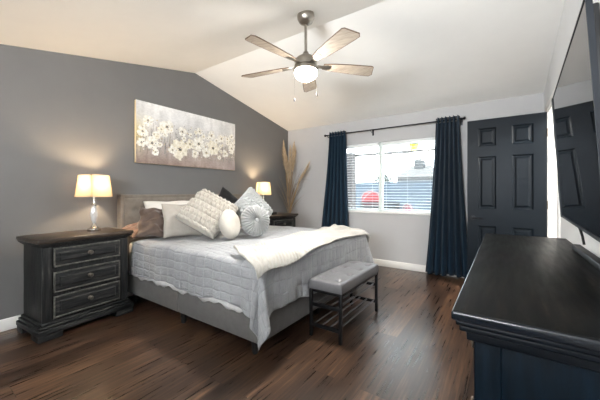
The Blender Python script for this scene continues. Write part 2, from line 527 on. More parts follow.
# wall behind the photographer, with an invented opening that lets in the added fill lamp
wf = MB()
wf.span((XL - .1, YF - .1, 0), (-1.3, YF, EAVE_Z)).span((-.2, YF - .1, 0), (XR + .12, YF, EAVE_Z))
wf.span((-1.3, YF - .1, 0), (-.2, YF, 1.60)).span((-1.3, YF - .1, 2.15), (-.2, YF, EAVE_Z))
struct('wall_front', wf, M['wall_greige'], 'pale grey wall opposite the window wall', 'wall')
# hallway beyond the open door
hw = MB()
hw.span((1.8, 2.9, 0), (1.9, YB, 2.4)).span((XR + .12, YB - .1, 0), (1.8, YB, 2.4)).span((XR + .12, 2.8, 0), (1.9, 2.9, 2.4)).span((XR + .12, 2.8, 2.4), (1.9, YB, 2.5))
struct('wall_hall', hw, M['wall_white'], 'white hallway walls beyond the open door', 'wall')

def baseboard(name, a, b):
    m = MB().span(a, b, .006)
    return struct(name, m, M['trim'], smooth=True)
baseboard('baseboard_left', (XL, YF, 0), (XL + .016, YB, .105))
baseboard('baseboard_back', (XL, YB - .016, 0), (XR, YB, .105))
baseboard('baseboard_right', (XR - .016, YF, 0), (XR, DY0 - .07, .105))

# door casing and jamb (white)
t = MB()
t.span((XR - .018, DY0 - .075, 0), (XR + .002, DY0, DZ + .07), .005).span((XR - .018, DY1, 0), (XR + .002, DY1 + .075, DZ + .07), .005)
t.span((XR - .018, DY0 - .075, DZ), (XR + .002, DY1 + .075, DZ + .075), .005)
t.span((XR - .004, DY0 - .002, 0), (XR + .124, DY0 + .016, DZ)).span((XR - .004, DY1 - .016, 0), (XR + .124, DY1 + .002, DZ)).span((XR - .004, DY0, DZ - .016), (XR + .124, DY1, DZ + .002))
t.span((XR + .05, DY1 - .028, 0), (XR + .066, DY1 - .016, DZ - .016))
trim = struct('trim_1', t, M['trim'], 'white casing and jamb around the doorway', 'trim', True)

# the open panelled door (stands square to the right wall)
door = bpy.data.objects.new('door_1', None); COL.objects.link(door)
door.location = (0.392, 4.2, 0)
tag(door, 'open dark navy six panel door standing before the window wall', 'door', None, 'structure')
W, H0, H1, TH = 0.766, 0.012, 2.088, 0.036
sx = [-W, -W + .115, -W + .30, -W + .452, -W + .65, 0]        # stile, panel, mullion, panel, stile
sz = [H0, .20, .79, 1.0, 1.635, 1.76, 1.98, H1]
d = MB()
d.span((sx[0], 0, H0), (sx[1], TH, H1)).span((sx[2], 0, H0), (sx[3], TH, H1)).span((sx[4], 0, H0), (sx[5], TH, H1))
for a, b in ((0, 1), (2, 3), (4, 5), (6, 7)):
    for c, e in ((1, 2), (3, 4)):
        d.span((sx[c], 0, sz[a]), (sx[e], TH, sz[b]))
d.build('door_slab', M['door'], door)
for c, e in ((1, 2), (3, 4)):
    for a, b in ((1, 2), (3, 4), (5, 6)):
        p = MB()
        x0, x1, z0, z1 = sx[c], sx[e], sz[a], sz[b]
        for side in (0, 1):
            yo, s_ = (0, 1) if side == 0 else (TH, -1)
            q = [(0, .001), (.014, .012), (.026, .012), (.045, .004)]
            rings = [[(x0 + i, yo + s_ * dpt, z0 + i), (x1 - i, yo + s_ * dpt, z0 + i), (x1 - i, yo + s_ * dpt, z1 - i), (x0 + i, yo + s_ * dpt, z1 - i)] for i, dpt in q]
            vs = [[p.bm.verts.new(v) for v in r] for r in rings]
            for r1, r2 in zip(vs, vs[1:]):
                for k in range(4):
                    p.bm.faces.new((r1[k], r1[(k + 1) % 4], r2[(k + 1) % 4], r2[k]))
            p.bm.faces.new(vs[-1])
        p.build('door_panel', M['door'], door, smooth=False, normals=True)
hd = MB().lathe([(.0, -.012), (.030, -.012), (.030, -.003), (.022, 0), (0, 0)], 24, (-W + .06, 0, .885), 'y')
hd.tube([(-W + .06, -.002, .885), (-W + .06, -.045, .885)], .010, 12)
hd.tube([(-W + .06, -.045, .885), (-W + .10, -.05, .885), (-W + .165, -.05, .882)], [.010, .009, .007], 12)
hd.build('door_handle', M['black_metal'], door)
la = MB().span((-W - .004, .006, .84), (-W + .001, .030, .93)).build('latch_plate', M['nickel'], door)
for z in (.25, 1.06, 1.86):
    h = MB().tube([(.004, -.006, z - .045), (.004, -.006, z + .045)], .007, 10)
    h.span((-.002, 0, z - .045), (.002, .032, z + .045))
    h.build('hinge', M['pewter'], door)

# window
win = bpy.data.objects.new('window_1', None); COL.objects.link(win)
tag(win, 'white framed slider window behind blinds', 'window', None, 'structure')
f = MB()
fy0, fy1 = YB + .060, YB + .112
f.span((WX0, fy0, WZ0), (WX0 + .045, fy1, WZ1), .004).span((WX1 - .045, fy0, WZ0), (WX1, fy1, WZ1), .004)
f.span((WX0, fy0, WZ0), (WX1, fy1, WZ0 + .03), .004).span((WX0, fy0, WZ1 - .045), (WX1, fy1, WZ1), .004)
f.build('window_frame', M['vinyl'], win)
MB().span((-1.697, YB + .045, WZ0 + .03), (-1.639, fy1, WZ1 - .03), .004).build('meeting_stile', M['vinyl'], win)
for a, b in ((WX0 + .045, -1.697), (-1.639, WX1 - .045)):
    MB().span((a, YB + .085, WZ0 + .03), (b, YB + .089, WZ1 - .045)).build('pane', M['glass'], win, smooth=False)
MB().span((WX0 - .03, YB - .022, WZ0 - .022), (WX1 + .03, YB + .062, WZ0 + .004), .005).build('window_sill', M['trim'], win)

# ------------------------------------------------------------------ blinds
def make_blind(x0, x1, label):
    t = thing('window_blind', ((x0 + x1) / 2, YB + .03, WZ0), label, 'blind', 0, 'window blinds')
    w = (x1 - x0) / 2
    H = WZ1 - WZ0
    MB().span((-w, -.028, H - .05), (w, .020, H - .002), .004).build('headrail', M['slat'], t)
    n = 24
    sl = MB()
    rot = Matrix.Rotation(R(4), 3, 'X')
    for i in range(n):
        z = .052 + i * (H - .12) / (n - 1)
        sl.box((0, -.002, z), (2 * w - .008, .046, .0024), 0, rot)
    sl.build('slats', M['slat'], t, smooth=False)
    MB().span((-w + .004, -.026, .005), (w - .004, .022, .019), .003).build('bottom_rail', M['slat'], t)
    for k in (-.78, 0, .78):
        MB().tube([(k * w, -.026, .02), (k * w, -.026, H - .05)], .0012, 5).build('ladder_cord', M['slat'], t)
    return t
make_blind(WX0 + .012, -1.690, 'white slatted blind in the window half nearer the bed')
bl = make_blind(-1.648, WX1 - .012, 'white slatted blind in the window half nearer the dark door')
MB().tube([(-.36, -.034, .45), (-.36, -.034, 1.1)], .003, 6).build('tilt_wand', M['slat'], bl)

# ------------------------------------------------------------------ curtain rod and curtains
RY, RZ = YB - .105, 2.215
rod = thing('curtain_rod', (-1.53, RY, RZ), 'thin dark metal curtain rod above the window', 'curtain rod')
MB().tube([(-1.065, 0, 0), (1.055, 0, 0)], .0095, 12).build('rod', M['dark_metal'], rod)
for s_ in (-1, 1):
    x = -1.065 if s_ < 0 else 1.055
    MB().lathe([(0, 0), (.012, 0), (.012, .01), (.008, .014), (.019, .026), (.022, .036), (.017, .048), (0, .052)], 20, (0, 0, 0), 'x').move(
        Matrix.Translation((x, 0, 0)) @ (Matrix.Rotation(R(180), 4, 'Z') if s_ < 0 else Matrix.Identity(4))).build('finial', M['dark_metal'], rod)
for x in (-1.052, -.245, 1.045):
    b = MB().tube([(x, .105, -.03), (x, .02, -.03), (x, 0, -.018)], .006, 8)
    b.span((x - .014, .098, -.075), (x + .014, .105, .015), .002)
    b.tube([(x, 0, -.020), (x, -.012, -.012), (x, -.013, .002)], .005, 8)
    b.build('rod_bracket', M['dark_metal'], rod)

def make_curtain(xt0, xt1, xb0, xb1, zb, waves, label, seed):
    cx = (xt0 + xt1) / 2
    t = thing('curtain', (cx, RY, 0), label, 'curtain', 0, 'window curtains')
    rnd = random.Random(seed)
    ph = [rnd.uniform(0, 6.28) for _ in range(5)]
    nu, nv = 150, 46
    ztop = RZ + .045
    pts, uv = [], []
    for i in range(nu):
        u = i / (nu - 1)
        col, cu = [], []
        for j in range(nv):
            v = j / (nv - 1)                      # 0 top .. 1 bottom
            e = v ** 1.25
            x = (1 - e) * (xt0 + (xt1 - xt0) * u) + e * (xb0 + (xb1 - xb0) * u)
            amp = .036 + .014 * v
            w = math.sin(2 * math.pi * waves * u + .5)
            w2 = math.sin(2 * math.pi * waves * .5 * u + ph[0]) * v * .55 + math.sin(2 * math.pi * 1.7 * u + ph[1] + v * 2) * .35 * v
            y = amp * (w + .5 * w2)
            x += .012 * v * math.sin(2 * math.pi * waves * u * 2 + ph[2] + 3 * v)
            z = ztop + (zb - ztop) * v + .012 * math.sin(2 * math.pi * u * 1.2 + ph[3]) * v
            if v == 0: z += .006 * math.sin(2 * math.pi * waves * 2 * u)
            y = max(-.10, min(.075, y))
            col.append((x - cx, y, z)); cu.append((u, v))
        pts.append(col); uv.append(cu)
    m = MB(); m.quad_grid(pts, nu, nv, uv=uv)
    o = m.build('curtain_panel', M['curtain'], t, angle=180)
    solidify(o, .004, 0)
    # eyelet rings where the rod threads through the cloth
    for k in range(int(waves * 2)):
        u = (k * .5 + .0 - .5 / (2 * math.pi)) / waves
        if not 0.02 < u < .98: continue
        x = xt0 + (xt1 - xt0) * u - cx
        g = MB()
        ring = []
        n1, n2 = 22, 8
        sgn = 1 if k % 2 == 0 else -1
        ax = Matrix.Rotation(R(50 * sgn), 4, 'Z')
        for a in range(n1):
            th = 2 * math.pi * a / n1
            row = []
            for b in range(n2):
                p2 = 2 * math.pi * b / n2
                rr = .0235 + .0052 * math.cos(p2)
                v = ax @ Vector((rr * math.cos(th), .0062 * math.sin(p2), rr * math.sin(th)))
                row.append(g.bm.verts.new((x + v.x, v.y, RZ + v.z)))
            ring.append(row)
        for a in range(n1):
            for b in range(n2):
                g.bm.faces.new((ring[a][b], ring[(a + 1) % n1][b], ring[(a + 1) % n1][(b + 1) % n2], ring[a][(b + 1) % n2]))
        g.build('eyelet', M['nickel'], t)
    return t
make_curtain(-2.555, -2.23, -2.78, -2.15, .05, 6, 'dark teal blue curtain panel hanging nearer the bed', 3)
make_curtain(-.80, -.50, -.95, -.39, .028, 6, 'dark teal blue curtain panel hanging beside the dark door', 11)

# ------------------------------------------------------------------ outside the window
struct('ground', MB().span((-40, YB + .14, -.12), (30, 60, -.02)), M['concrete'], 'concrete patio and ground outside', 'ground')
struct('wall_garden', MB().span((-14, 9.5, -.02), (10, 9.68, 1.53)), M['block'], 'blue grey block wall closing the yard', 'garden wall')
pc = MB()
pc.quad_grid([[(-7, YB + .14, 2.75), (-7, 7.5, 2.225)], [(4, YB + .14, 2.75), (4, 7.5, 2.225)]], 2, 2)
struct('patio_roof', pc, M['patio_sheet'], 'white patio cover outside the window', 'patio roof')
bm_ = MB()
poly = [(-6.5, 2.225)]
n = 44
poly += [(3.5, 2.225)]
for i in range(n, -1, -1):
    x = -6.5 + 10 * i / n
    poly.append((x, 2.15 + (.035 if i % 2 else 0)))
bm_.prism(poly, 'y', 7.36, 7.42)
tag(bm_.build('patio_valance', M['patio_wood'], None, smooth=False), 'scalloped brown valance board along the patio cover edge', 'valance')
tag(MB().span((-3.56, 7.08, -.02), (-3.28, 7.34, 2.24)).build('patio_post', M['brick'], None, smooth=False), 'grey brick post of the patio cover outside', 'post')
# patio fan
pf = thing('patio_ceiling_fan', (-1.50, 6.2, 2.475), 'outdoor ceiling fan with yellow glass under the patio cover', 'ceiling fan')
MB().lathe([(0, 0), (.06, 0), (.05, -.05), (.012, -.06), (.012, -.20), (.09, -.22), (.10, -.30), (0, -.31)], 20).build('motor_housing', M['fan_green'], pf)
MB().lathe([(.085, -.31), (.10, -.35), (.07, -.41), (0, -.43)], 20).build('light_bowl', M['yellow'], pf)
for k in range(4):
    MB().box((.42, 0, -.28), (.62, .13, .008), .002).move(Matrix.Rotation(R(12 + 90 * k), 4, 'Z')).build('blade', M['patio_dark'], pf)
# dark outdoor bench with coloured cushions
ob = thing('outdoor_bench', (-2.40, 6.6, -.02), 'dark slatted outdoor bench seen low through the blinds', 'bench')
b = MB()
for z in (.76, .845, .93): b.span((-.42, -.02, z), (.50, .01, z + .065), .004)
b.build('backrest', M['patio_dark'], ob)
MB().span((-.42, -.02, .42), (.50, .48, .47), .005).build('seat', M['patio_dark'], ob)
for x in (-.40, .46):
    for y in (-.01, .45):
        MB().span((x - .02, y - .02, 0), (x + .02, y + .02, .93 if y < .2 else .42)).build('leg', M['patio_dark'], ob)
def arch_cushion(name, loc, w, h, mat, label):
    ah = min(h * .55, .16)
    o = thing(name, loc, label, 'cushion')
    poly = [(-w, 0), (w, 0), (w, h - ah)] + [(w * math.cos(a), h - ah + ah * math.sin(a)) for a in [R(x) for x in range(10, 180, 10)]] + [(-w, h - ah)]
    m = MB().prism(poly, 'y', -.05, .05)
    m.build('cushion_cover', mat, o, smooth=False)
    pts = [(p[0], -.052, p[1]) for p in poly[2:]]
    MB().tube(pts, .013, 6).build('piping', M['piping'], o)
    pts = [(-w * .8, -.054, h - ah * 1.3), (-w * .3, -.054, h - ah * .5), (w * .1, -.054, h - ah * .3)]
    MB().tube(pts, .014, 6).build('stripe', M['piping'], o)
    return o
arch_cushion('outdoor_cushion', (-2.60, 6.70, .452), .22, .78, M['red'], 'red cushion with white edging showing over the dark outdoor bench')
ps = MB().span((-1.90, 6.62, -.02), (-1.60, 6.95, .715), .02)
tag(ps.build('storage_box', M['block'], None), 'blue grey storage box under the pink outdoor cushion', 'box')
arch_cushion('outdoor_cushion', (-1.77, 6.75, .72), .10, .22, M['pink'], 'pink cushion at the end of the dark outdoor bench')
# house and tree far off
hs = thing('neighbour_house', (-7.0, 30, 0), 'pale grey neighbouring house behind the yard wall', 'house')
MB().span((-1.9, 0, -.1), (1.9, 4, 2.7)).build('house_wall', M['house'], hs, smooth=False)
r_ = MB()
v = [r_.bm.verts.new(p) for p in ((-2.1, -.2, 2.7), (2.1, -.2, 2.7), (2.1, 4.2, 2.7), (-2.1, 4.2, 2.7), (-.9, 1.9, 4.0), (.9, 1.9, 4.0))]
for q in ((0, 1, 5, 4), (1, 2, 5), (2, 3, 4, 5), (3, 0, 4), (3, 2, 1, 0)): r_.bm.faces.new([v[i] for i in q])
r_.build('roof', M['houseroof'], hs, smooth=False)
MB().span((-.5, 1.2, 3.3), (.4, 2.2, 4.6)).build('chimney', M['house'], hs, smooth=False)
tr = thing('yard_tree', (-6.9, 20, 0), 'small grey green tree left of the neighbouring house', 'tree')
MB().tube([(0, 0, -.1), (.05, 0, 1.2), (0, 0, 2.0)], [.1, .07, .04], 8).build('trunk', M['patio_wood'], tr)
c_ = MB(); rn = random.Random(4)
for k in range(420):
    a, b2, r2 = rn.uniform(0, 6.28), rn.uniform(-1.2, 1.4), .7 * rn.random() ** .4
    p = Vector((r2 * math.cos(a) * math.cos(b2), r2 * math.sin(a) * math.cos(b2), 1.9 + r2 * .8 * math.sin(b2)))
    q = Matrix.Rotation(rn.uniform(0, 3), 4, 'X') @ Matrix.Rotation(rn.uniform(0, 3), 4, 'Z')
    vs = [c_.bm.verts.new(p + (q @ Vector(w_)).xyz * .12) for w_ in ((-1, 0, 0), (0, -.4, 0), (1, 0, 0), (0, .4, .1))]
    c_.bm.faces.new(vs)
c_.build('crown', M['leaf'], tr, smooth=False)

# ------------------------------------------------------------------ bed
BY0, BY1, BXF = 1.535, 3.435, -1.425
bed = thing('bed', (-2.45, 2.485, 0), 'wide upholstered taupe bed with tufted headboard on the left wall', 'bed')
def L(p, o): return (p[0] - o.location.x, p[1] - o.location.y, p[2] - o.location.z)
ox, oy = -2.45, 2.485
# headboard: padded border + tufted field
hb = MB()
x0, x1 = -3.540 - ox, -3.440 - ox
y0, y1 = 1.50 - oy, 3.47 - oy
hb.span((x0, y0, .10), (x1, y0 + .05, 1.175), .014, 3).span((x0, y1 - .05, .10), (x1, y1, 1.175), .014, 3)
hb.span((x0, y0 + .03, 1.135), (x1, y1 - .03, 1.175), .014, 3).span((x0, y0 + .03, .10), (x1 - .040, y1 - .03, 1.14))
head = hb.build('headboard', M['linen'], bed)
nu, nv = 130, 60
fy0_, fy1_, fz0, fz1 = y0 + .045, y1 - .045, .45, 1.138
btn = []
for r_i, z in enumerate((1.00, .85, .70)):
    nb = 8
    for k in range(nb):
        yy = fy0_ + (fy1_ - fy0_) * (k + (.5 if r_i % 2 == 0 else 1.0)) / nb
        if yy < fy1_ - .03: btn.append((yy, z))
pts = []
for i in range(nu):
    yy = fy0_ + (fy1_ - fy0_) * i / (nu - 1)
    col = []
    for j in range(nv):
        z = fz0 + (fz1 - fz0) * j / (nv - 1)
        dmin = min((yy - a) ** 2 + (z - b2) ** 2 for a, b2 in btn) ** .5
        dd = .026 * math.exp(-(dmin / .028) ** 2) + .012 * math.exp(-dmin / .05)
        edge = min(yy - fy0_, fy1_ - yy, fz1 - z)
        dd += .008 * math.exp(-max(edge, 0) / .008)
        col.append((x1 + .004 - dd, yy, z))
    pts.append(col)
hm = MB(); hm.quad_grid(pts, nu, nv)
hm.build('tufted_field', M['linen'], head, angle=180)
for a, b2 in btn:
    MB().lathe([(0, .012), (.008, .011), (.013, .006), (.014, 0), (0, 0)], 12, (x1 - .036, a, b2), 'x').build('tuft_button', M['linen'], head)
# rails
def rail(a, b, name='side_rail'):
    return MB().span(L(a, bed), L(b, bed), .014, 3).build(name, M['linen_grey'], bed)
rail((-3.44, BY0 - .005, .115), (-2.42, BY0 + .045, .335)); rail((-2.417, BY0 - .005, .115), (BXF, BY0 + .045, .335))
rail((-3.44, BY1 - .045, .115), (BXF, BY1 + .005, .335))
rail((BXF - .05, BY0 + .02, .115), (BXF + .004, BY1 - .02, .335), 'foot_rail')
for x in (-3.3, -2.42, -1.52):
    for y in (BY0 + .06, 2.485, BY1 - .06):
        z1_ = .12 if y != 2.485 else .30
        MB().lathe([(0, 0), (.020, 0), (.024, .01), (.030, z1_), (0, z1_)], 14, L((x, y, 0), bed)).build('leg', M['black_plastic'], bed)
MB().span(L((-3.43, BY0 + .03, .30), bed), L((BXF - .025, BY1 - .03, .655), bed), .05, 4).build('mattress', M['sheet'], bed)
# white fitted sheet edge showing between quilt and rail
es = MB()
pts = []
for i in range(60):
    x = -3.30 + 1.75 * i / 59
    bulge = .012 * math.sin(i * .55) + .008 * math.sin(i * 1.3)
    pts.append([(x - ox, BY0 - oy - .012 - .004 * math.sin(i * .8), .36), (x - ox, BY0 - oy - .012 + .3 * bulge, .335), (x - ox, BY0 - oy - .009, .312 + bulge)])
es.quad_grid(pts, 60, 3)
solidify(es.build('sheet_edge', M['sheet'], bed, angle=180), .003, 0)

# cloth that lies on the mattress and falls over its edges
QZ, QR = .690, .055
def drape(s, t_, lift=0.0, out=0.0, seed=0):
    """flat cloth point (s along the bed, t across) -> folded over the edges"""
    ix = min(s, BXF - QR + .028); iy = max(BY0 + QR - .028, min(t_, BY1 - QR + .028))
    dx, dy = s - ix, t_ - iy
    e = math.hypot(dx, dy)
    und = .004 * math.sin(s * 17 + 3 * math.sin(t_ * 6)) * math.sin(t_ * 13 + 2 * math.sin(s * 5)) + .007 * math.sin(s * 5.1 + 1) * math.sin(t_ * 4.3 + .4) + .005 * math.sin(s * 11 + t_ * 7)
    z0 = QZ + lift + und
    if e < 1e-6: return (ix, iy, z0)
    n = (dx / e, dy / e)
    rr = QR + lift + out
    arc = math.pi * rr / 2
    corner = abs(2 * n[0] * n[1])                  # 1 on the diagonal of a corner
    if e < arc:
        hz, dn = rr * math.sin(e / rr), rr * (1 - math.cos(e / rr))
    else:
        q = e - arc
        along = t_ if abs(n[0]) > abs(n[1]) else s
        fold = math.sin(along * 21 + 1.3) + .6 * math.sin(along * 37 + seed)
        th = math.atan2(abs(dy), abs(dx))
        cf = math.sin(th * 6.0 - .6)
        hz = rr + q * .03 + (1 - corner) * q * .042 * fold + corner * q * (.20 + .16 * cf)
        dn = rr + q * (1 - .05 * corner)
    return (ix + n[0] * hz, iy + n[1] * hz, z0 - dn)
def quilt():
    m = MB()
    nu, nv = 230, 240
    pts, uv = [], []
    for i in range(nu):
        u = i / (nu - 1)
        row, ru = [], []
        for j in range(nv):
            v = j / (nv - 1)
            s0 = -3.20; s1 = BXF + .385 + .012 * math.sin(v * 17) + .03 * math.exp(-(v / .13) ** 2)
            near = .335 + .018 * math.sin(u * 16) + .09 * max(0, (u - .62) / .38) ** 1.2
            t0 = BY0 - near; t1 = BY1 + .37
            s = s0 + (s1 - s0) * u; t_ = t0 + (t1 - t0) * v
            p = drape(s, t_)
            if u < .03: p = (p[0], p[1], p[2] - .02 * (1 - u / .03))
            row.append(p); ru.append((s, t_))
        pts.append(row); uv.append(ru)
    m.quad_grid(pts, nu, nv, uv=uv)
    o = m.build('quilt', M['quilt'], None, angle=180)
    solidify(o, .008, 1)
    return o
q = quilt()
# make the cloth's outside face up
tag(q, 'light grey quilted coverlet spread over the bed, corner hanging down', 'quilt')

def throw():
    m = MB()
    nu, nv = 70, 190
    pts, uv = [], []
    for i in range(nu):
        u = i / (nu - 1)
        row, ru = [], []
        for j in range(nv):
            v = j / (nv - 1)
            t_ = 1.62 + (3.60 - 1.62) * v
            s_in = -1.80 + .05 * math.sin(v * 5.0 + .4) + .03 * math.sin(v * 13) - .04 * (1 - v)
            s_out = BXF + .135 - .06 * (v > .02) * math.sin(v * 3.0) + .025 * math.sin(v * 9) - .03 * v
            # the near end runs slantwise
            t2 = t_ - .14 * (1 - v) ** 3 * (u - .1) * 2.0
            s = s_in + (s_out - s_in) * u
            edge = min(u, 1 - u) * .6
            roll = .020 * math.exp(-((u - .04) / .05) ** 2) + .016 * math.exp(-(v / .02) ** 2)
            wr = .012 * math.sin(u * 9 + v * 4) * math.sin(v * 14 + 1.0) + .006 * math.sin(u * 15 - v * 23)
            wr += .05 * math.exp(-((v - .93) / .03) ** 2 - ((u - .12) / .25) ** 2)
            p = drape(s, t2, .052 + wr + roll, .012)
            row.append(p); ru.append((s, t_))
        pts.append(row); uv.append(ru)
    m.quad_grid(pts, nu, nv, uv=uv)
    o = m.build('throw_blanket', M['throw'], None, angle=180)
    solidify(o, .022, -1)
    md = o.modifiers.new('soft', 'SUBSURF'); md.levels = 1; md.render_levels = 1
    return o
tag(throw(), 'cream ribbed plush throw laid across the foot of the bed', 'throw blanket')

# ------------------------------------------------------------------ pillows
def frame_from(n, up):
    n = Vector(n).normalized(); up = Vector(up)
    r = up.cross(n).normalized()
    u = n.cross(r).normalized()
    return Matrix((r, u, n)).transposed()
def pillow_grid(w, h, T, disp=None, n=44, pinch=.07, crumple=0, seed=0, power=.5):
    m = MB(); rn = random.Random(seed); ph = [rn.uniform(0, 6.28) for _ in range(8)]
    sheets = []
    for side in (1, -1):
        g = []
        for i in range(n + 1):
            a = -math.cos(math.pi * i / n) if False else -1 + 2 * i / n
            a = math.copysign(abs(a) ** .8, a)
            row = []
            for j in range(n + 1):
                b_ = -1 + 2 * j / n
                b_ = math.copysign(abs(b_) ** .8, b_)
                th = max(0.0, (1 - a ** 4) * (1 - b_ ** 4)) ** power
                x = w / 2 * a * (1 - pinch * (1 - b_ * b_)); y = h / 2 * b_ * (1 - pinch * (1 - a * a))
                z = side * T / 2 * th
                if crumple:
                    c = math.sin(a * 5 + ph[0] + 2 * b_) * math.sin(b_ * 4 + ph[1]) + .7 * math.sin(a * 9 + b_ * 6 + ph[2]) + .5 * math.sin(b_ * 13 - a * 5 + ph[3])
                    z += crumple * c * th ** .7 * side
                    x += crumple * .6 * math.sin(b_ * 7 + ph[4]); y += crumple * .6 * math.sin(a * 6 + ph[5])
                if disp and side == 1: z += disp(a * w / 2, b_ * h / 2) * min(1, th * 3.0)
                edge = i in (0, n) or j in (0, n)
                row.append((x, y, 0 if edge and not crumple else (0 if edge else z)))
            g.append(row)
        sheets.append(g)
    for g in sheets: m.quad_grid(g, n + 1, n + 1)
    bmesh.ops.remove_doubles(m.bm, verts=m.bm.verts, dist=1e-5)
    return m
def place(o, c, n, up, spin=0, rest=True):
    mw = frame_from(n, up).to_4x4() @ Matrix.Rotation(R(spin), 4, 'Z')
    c = Vector(c)
    if rest:          # set the cushion down on the coverlet
        zmin = min((mw @ v.co).z for v in o.data.vertices)
        c.z = .713 - zmin
    o.matrix_world = Matrix.Translation(c) @ mw
    return o
def braids(width, period, amp):
    def f(x, y):
        k = math.floor(x / width + .5)
        lx = x - k * width
        best = 0
        for s_ in range(3):
            ph = 2 * math.pi * y / period + s_ * 2 * math.pi / 3 + k * 1.1
            cx = width * .27 * math.sin(ph)
            zz = .55 + .45 * math.cos(2 * ph)
            d = (lx - cx) / (width * .24)
            if abs(d) < 1: best = max(best, math.sqrt(1 - d * d) * (.55 + .45 * zz))
        # twisted plies along each strand
        ply = .12 * math.sin(2 * math.pi * (y * 2.4 + abs(lx) * 3) / (period * .35))
        return amp * (best + ply * best)
    return f

# upright sleeping pillow against the headboard
o = pillow_grid(.62, .40, .17, None, 30, .04, .006, 5).build('pillow', M['pillow_white'], None, angle=180)
place(o, (-3.29, 2.02, .80), (.95, -.12, .30), (0, 0, 1)); tag(o, 'plain white pillow peeking out against the tufted headboard', 'pillow', 'pillows and cushions on the bed')
o = pillow_grid(.30, .26, .09, None, 34, .05, .006, 9).build('pillow', M['pillow_tan'], None, angle=180)
place(o, (-3.26, 1.63, .755), (.30, -.25, .9), (-.9, 0, .4)); tag(o, 'reddish brown satin pillow lying nearest the tall nightstand', 'pillow', 'pillows and cushions on the bed')
o = pillow_grid(.34, .34, .11, None, 46, .05, .014, 12).build('pillow', M['pillow_brown'], None, angle=180)
place(o, (-3.10, 1.705, .85), (.80, -.37, .47), (0, 0, 1), -6); tag(o, 'crumpled dark brown satin pillow beside the oatmeal cushion', 'pillow', 'pillows and cushions on the bed')
o = pillow_grid(.40, .39, .11, None, 40, .08, .004, 21).build('throw_pillow', M['pillow_grey'], None, angle=180)
place(o, (-2.92, 1.90, .895), (.862, -.345, .371), (0, 0, 1), 0); tag(o, 'oatmeal grey square cushion left of the big cable knit cushion', 'cushion', 'pillows and cushions on the bed')
o = pillow_grid(.44, .44, .13, None, 36, .06, .003, 2).build('throw_pillow', M['pillow_black'], None, angle=180)
place(o, (-3.30, 2.90, .985), (.92, -.05, .385), (0, 0, 1), -44); tag(o, 'black square cushion tilted behind the knit and round cushions', 'cushion', 'pillows and cushions on the bed')
o = pillow_grid(.46, .48, .13, braids(.125, .16, .060), 170, .02, 0, 2, .38).build('throw_pillow', M['knit'], None, angle=75)
place(o, (-2.66, 2.05, .97), (.586, -.507, .632), (0, 0, 1), 55); tag(o, 'big cream cable knit cushion leaning cornerwise', 'cushion', 'pillows and cushions on the bed')
o = pillow_grid(.40, .44, .13, braids(.105, .13, .048), 110, .03, 0, 2, .4).build('throw_pillow', M['knit_white'], None, angle=75)
place(o, (-2.52, 2.60, .93), (.90, -.12, .38), (0, 0, 1), 37); tag(o, 'white cable knit cushion behind the grey pleated round cushion', 'cushion', 'pillows and cushions on the bed')

def round_cushion(Rr, T, pleats, depth, mat, button_mat):
    m = MB(); nA, nB = 180, 22
    for side in (1, -1):
        g = []
        for a in range(nA):
            th = 2 * math.pi * a / nA
            row = []
            for b_ in range(nB):
                r = b_ / (nB - 1)
                prof = (max(0, 1 - r ** 3.2)) ** .5 * (1 - (.62 if pleats else .06) * math.exp(-(r / .17) ** 2))
                rip = depth * math.sin(pleats * th + r * 1.5) * min(1, r * 3.0) * (1 if pleats else 0)
                rr = Rr * r
                z = side * (T / 2 * prof + rip * prof ** .5 * (1 if r < .999 else 0))
                row.append((rr * math.cos(th), rr * math.sin(th), z))
            g.append(row)
        m.quad_grid(g, nA, nB, close_u=True)
    bmesh.ops.remove_doubles(m.bm, verts=m.bm.verts, dist=1e-5)
    return m
rc = thing('round_pillow', (-2.545, 2.30, .865), 'plain cream round cushion between the cable knit and pleated cushions', 'cushion', 0, 'pillows and cushions on the bed')
round_cushion(.153, .14, 0, 0, None, None).build('cushion_cover', M['pillow_cream'], rc, angle=180)
rc.matrix_world = Matrix.Translation((-2.32, 2.06, .872)) @ frame_from((.93, .30, .20), (0, 0, 1)).to_4x4()
pcu = thing('round_pillow', (-2.5, 2.585, .85), 'silver grey pleated round cushion with a centre button', 'cushion', 0, 'pillows and cushions on the bed')
round_cushion(.170, .15, 28, .014, None, None).build('cushion_cover', M['pleat'], pcu, angle=180)
MB().lathe([(0, .012), (.014, .010), (.022, .002), (.022, -.006), (0, -.008)], 20, (0, 0, .055)).build('centre_button', M['pleat'], pcu)
pcu.matrix_world = Matrix.Translation((-2.25, 2.36, .888)) @ frame_from((.88, -.42, .20), (0, 0, 1)).to_4x4()

